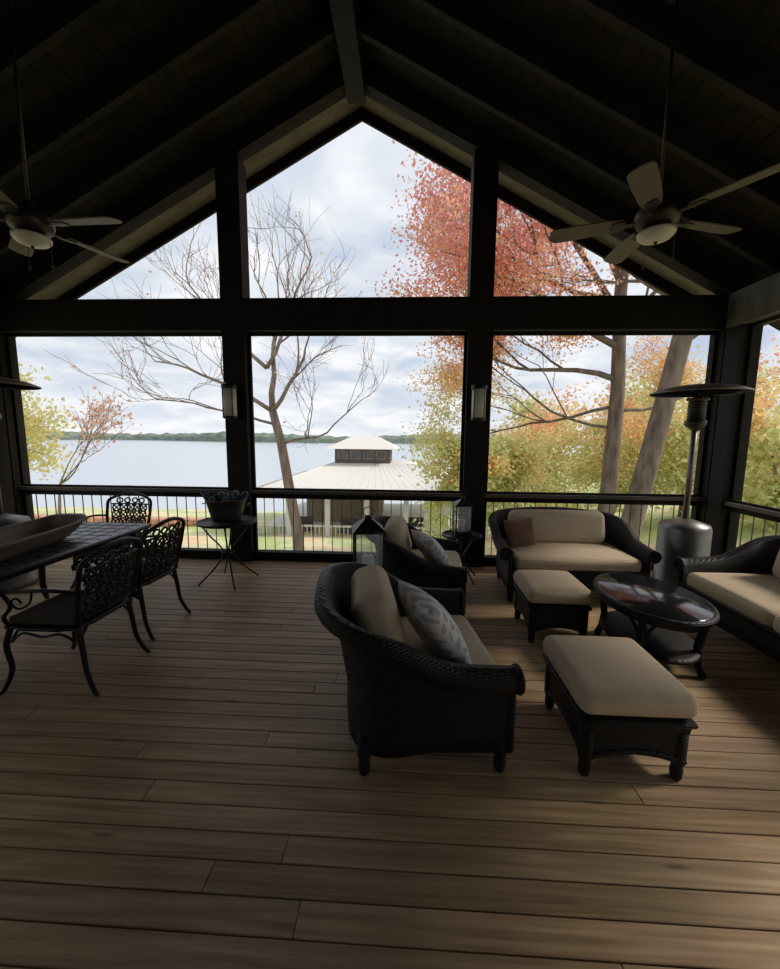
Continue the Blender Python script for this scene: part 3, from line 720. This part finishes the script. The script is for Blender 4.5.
# sapling at left
rg=random.Random(9); b=B(); tips=[]
b.tube([V((-9.5,10,g(-9.5,10)-.2)),V((-9.5,10,-.8)),V((-9.4,10,.2))],lambda t:.06-.03*t,'barkl',7)
for d in [(.9,0,.9),(.4,.2,1),(1,-.2,.5)]:
    grow(b,V((-9.4,10,.2)),V(d),1.2,.025,3,tips,'barkl',rg,up=.1,spread=.45)
lp=[]
for p,dp in tips:
    if dp<=1 and rg.random()<.8:
        lp.append((p+V((rg.gauss(0,.1),rg.gauss(0,.1),rg.gauss(0,.08))),mixc(PINK,ORG,rg.random())))
leaves(b,lp,.055,rg); b.done('red_leaved_sapling')
rg=random.Random(19); b=B(); tips=[]
b.tube([V((-15.3,11.5,g(-15,11)-.2)),V((-15.2,11.5,0)),V((-15.1,11.5,2))],lambda t:.16-.05*t,'bark',8)
for d in [(.6,0,1),(-.6,.2,1),(0,-.4,1),(.9,.2,.2),(.8,-.3,.5)]:
    grow(b,V((-15.1,11.5,1.2)),V(d),1.5,.05,3,tips,'bark',rg)
lp=[]
for p,dp in tips:
    for k in range(14): lp.append((p+V((rg.gauss(0,.3),rg.gauss(0,.3),rg.gauss(0,.3))),mixc(mixc(GRN,YEL,rg.random()),ORG,.35*rg.random())))
leaves(b,lp,.08,rg); b.done('yellow_green_tree')
# maples at right
def maple(name,path,limbs,seed,nl,size,r0):
    rg=random.Random(seed); b=B(); tips=[]
    b.tube([V(p) for p in path],lambda t:r0*(1-.45*t),'bark',12)
    for (s,d,L,r) in limbs: grow(b,V(s),V(d),L,r,4,tips,'bark',rg,up=.05,spread=.65,kids=3,wig=.22)
    lp=[]; cand=[p for p,dp in tips if dp<=2]
    wts=[max(.08,.5+1.6*noise.noise(p*1.1)) for p in cand]
    for p0 in rg.choices(cand,weights=wts,k=nl):
        p=p0+V((rg.gauss(0,.30),rg.gauss(0,.30),rg.gauss(0,.22))); lp.append((p,autumn(p,rg)))
    leaves(b,lp,size,rg); b.done(name)
z0=g(6.5,13)
maple('maple_tree',[(6.5,13,z0-.3),(6.55,13,0),(6.6,13,3),(6.5,13.1,6),(6.6,13.2,9.5)],
 [((6.6,13,3.4),(-1,-.1,.40),2.8,.10),((6.55,13,4.4),(-1,.1,.75),3.2,.11),((6.5,13,5.4),(-.9,-.1,.8),3.4,.10),((6.5,13,6.2),(-.4,.2,1),2.8,.10),((6.5,13.1,5.0),(.8,0,.6),2.6,.09),
  ((6.5,13.1,7),(.3,-.3,1),2.4,.1),((6.58,13,2.6),(-1,.3,.0),2.6,.07),((6.58,13,2.4),(.9,.3,.3),2.2,.07),((6.5,13,6.8),(-1,0,.45),3.7,.1),((6.58,13,1.9),(-1,.1,-.05),2.7,.06),((6.5,13,5.8),(-1,.2,.25),3.0,.08),((6.5,13,4.8),(-1,-.2,.2),2.7,.08)],3,78000,.052,.27)
z0=g(5.7,10.2)
maple('leaning_maple_tree',[(5.6,10.2,z0-.3),(5.75,10.2,-.8),(6.2,10.25,1.5),(6.7,10.3,4.2),(7.15,10.4,7),(7.45,10.5,9)],
 [((6.8,10.3,4.8),(-1,.2,.6),2.4,.09),((7.05,10.3,6.2),(-.8,.2,1),2.6,.09),((6.65,10.3,3.9),(.9,.3,.5),2.2,.08),((6.75,10.3,4.4),(.6,-.6,.6),2.2,.08)],13,28000,.048,.29)
def thicket(name,seed,clumps,nl,size):
    rg=random.Random(seed); b=B(); pts=[]
    for (x,y,z,rx,rz) in clumps:
        gz=g(x,y)
        for s in range(3):
            b.tube([V((x+rg.uniform(-.3,.3),y,gz-.2)),V((x+rg.uniform(-.5,.5),y,(gz+z)/2)),V((x+rg.uniform(-.9,.9)*rx*.6,y,z+rz*.4))],lambda t:.07*(1-.7*t),'bark',5)
        sub=[(V((x+rg.gauss(0,.5)*rx,y+rg.gauss(0,.5)*rx*.6,z+rg.gauss(0,.5)*rz)),rg.uniform(.25,.5)*min(rx,rz),rg.random()) for _ in range(26)]
        for k in range(nl):
            c,r,h=rg.choice(sub); p=c+V((rg.gauss(0,.6)*r,rg.gauss(0,.6)*r,rg.gauss(0,.5)*r))
            if p.z<g(p.x,p.y): continue
            col=autumn(p+V((0,0,h*2.8)),rg) if h>.35 else mixc(mixc(GRN,DGR,rg.random()),YEL,.25+h)
            pts.append((p,col))
    leaves(b,pts,size,rg); b.done(name)
thicket('autumn_thicket',21,[(2.0,14.6,-.1,1.1,1.5),(4.2,16,.2,1.6,1.6),(6.6,20,.2,2.0,2.0),(9.8,19,.8,2.2,2.4),(13,19,1.0,2.4,2.6),(17,19,1.2,2.8,3.2),(21,18,1.4,3,3.4)],9000,.085)
thicket('autumn_thicket',23,[(10,30,1.2,3.2,3.0),(15,30,1.6,4,3.8),(22,28,2,4.5,4.4),(30,27,2,5,5),(14,15,.2,2,2),(17,12,.6,2.4,3),(22,9,.8,2.8,3.4)],5500,.14)
# ---------------------------------------------------------------- world, sun, camera
w=bpy.data.worlds.new('World'); sc.world=w; w.use_nodes=True; nt=w.node_tree; bg=nt.nodes['Background']
tc=N(nt,'ShaderNodeTexCoord'); s=N(nt,'ShaderNodeSeparateXYZ'); nt.links.new(tc.outputs['Generated'],s.inputs[0])
den=math_(nt,'ADD',math_(nt,'MAXIMUM',s.outputs[2],0),.18)
cb=N(nt,'ShaderNodeCombineXYZ'); nt.links.new(math_(nt,'DIVIDE',s.outputs[0],den),cb.inputs[0]); nt.links.new(math_(nt,'DIVIDE',s.outputs[1],den),cb.inputs[1])
no=N(nt,'ShaderNodeTexNoise'); no.inputs['Scale'].default_value=1.5; no.inputs['Detail'].default_value=7; no.inputs['Roughness'].default_value=.55; no.inputs['Distortion'].default_value=.3
nt.links.new(cb.outputs[0],no.inputs['Vector'])
r=N(nt,'ShaderNodeValToRGB'); e=r.color_ramp.elements; e[0].position=.36; e[0].color=(.43,.52,.66,1); e[1].position=.62; e[1].color=(.86,.87,.89,1)
x=e.new(.48); x.color=(.62,.67,.75,1)
nt.links.new(no.outputs[0],r.inputs[0])
hz=N(nt,'ShaderNodeMapRange'); hz.inputs['From Min'].default_value=0; hz.inputs['From Max'].default_value=.22; hz.inputs['To Min'].default_value=.6; hz.inputs['To Max'].default_value=0
nt.links.new(s.outputs[2],hz.inputs[0])
mx=N(nt,'ShaderNodeMix',data_type='RGBA'); nt.links.new(hz.outputs[0],mx.inputs[0]); nt.links.new(r.outputs[0],mx.inputs[6]); mx.inputs[7].default_value=(.85,.86,.88,1)
nt.links.new(mx.outputs[2],bg.inputs[0]); bg.inputs[1].default_value=1.15
sd=bpy.data.lights.new('sun','SUN'); sd.energy=2.7; sd.angle=math.radians(11); sd.color=(1,.92,.80)
so=bpy.data.objects.new('sun',sd); sc.collection.objects.link(so)
so.rotation_euler=Vector((-.78,-.10,-.65)).to_track_quat('-Z','Y').to_euler()
cam=bpy.data.cameras.new('camera'); cam.sensor_width=36; cam.sensor_fit='HORIZONTAL'; cam.lens=18; cam.clip_end=3000
co=bpy.data.objects.new('camera',cam); sc.collection.objects.link(co); co.location=(0,0,1.6)
mt=Matrix.Rotation(math.radians(2.7),4,'Z')@Matrix.Rotation(math.radians(90-7.15),4,'X')@Matrix.Rotation(math.radians(.55),4,'Z')
co.rotation_euler=mt.to_euler(); sc.camera=co
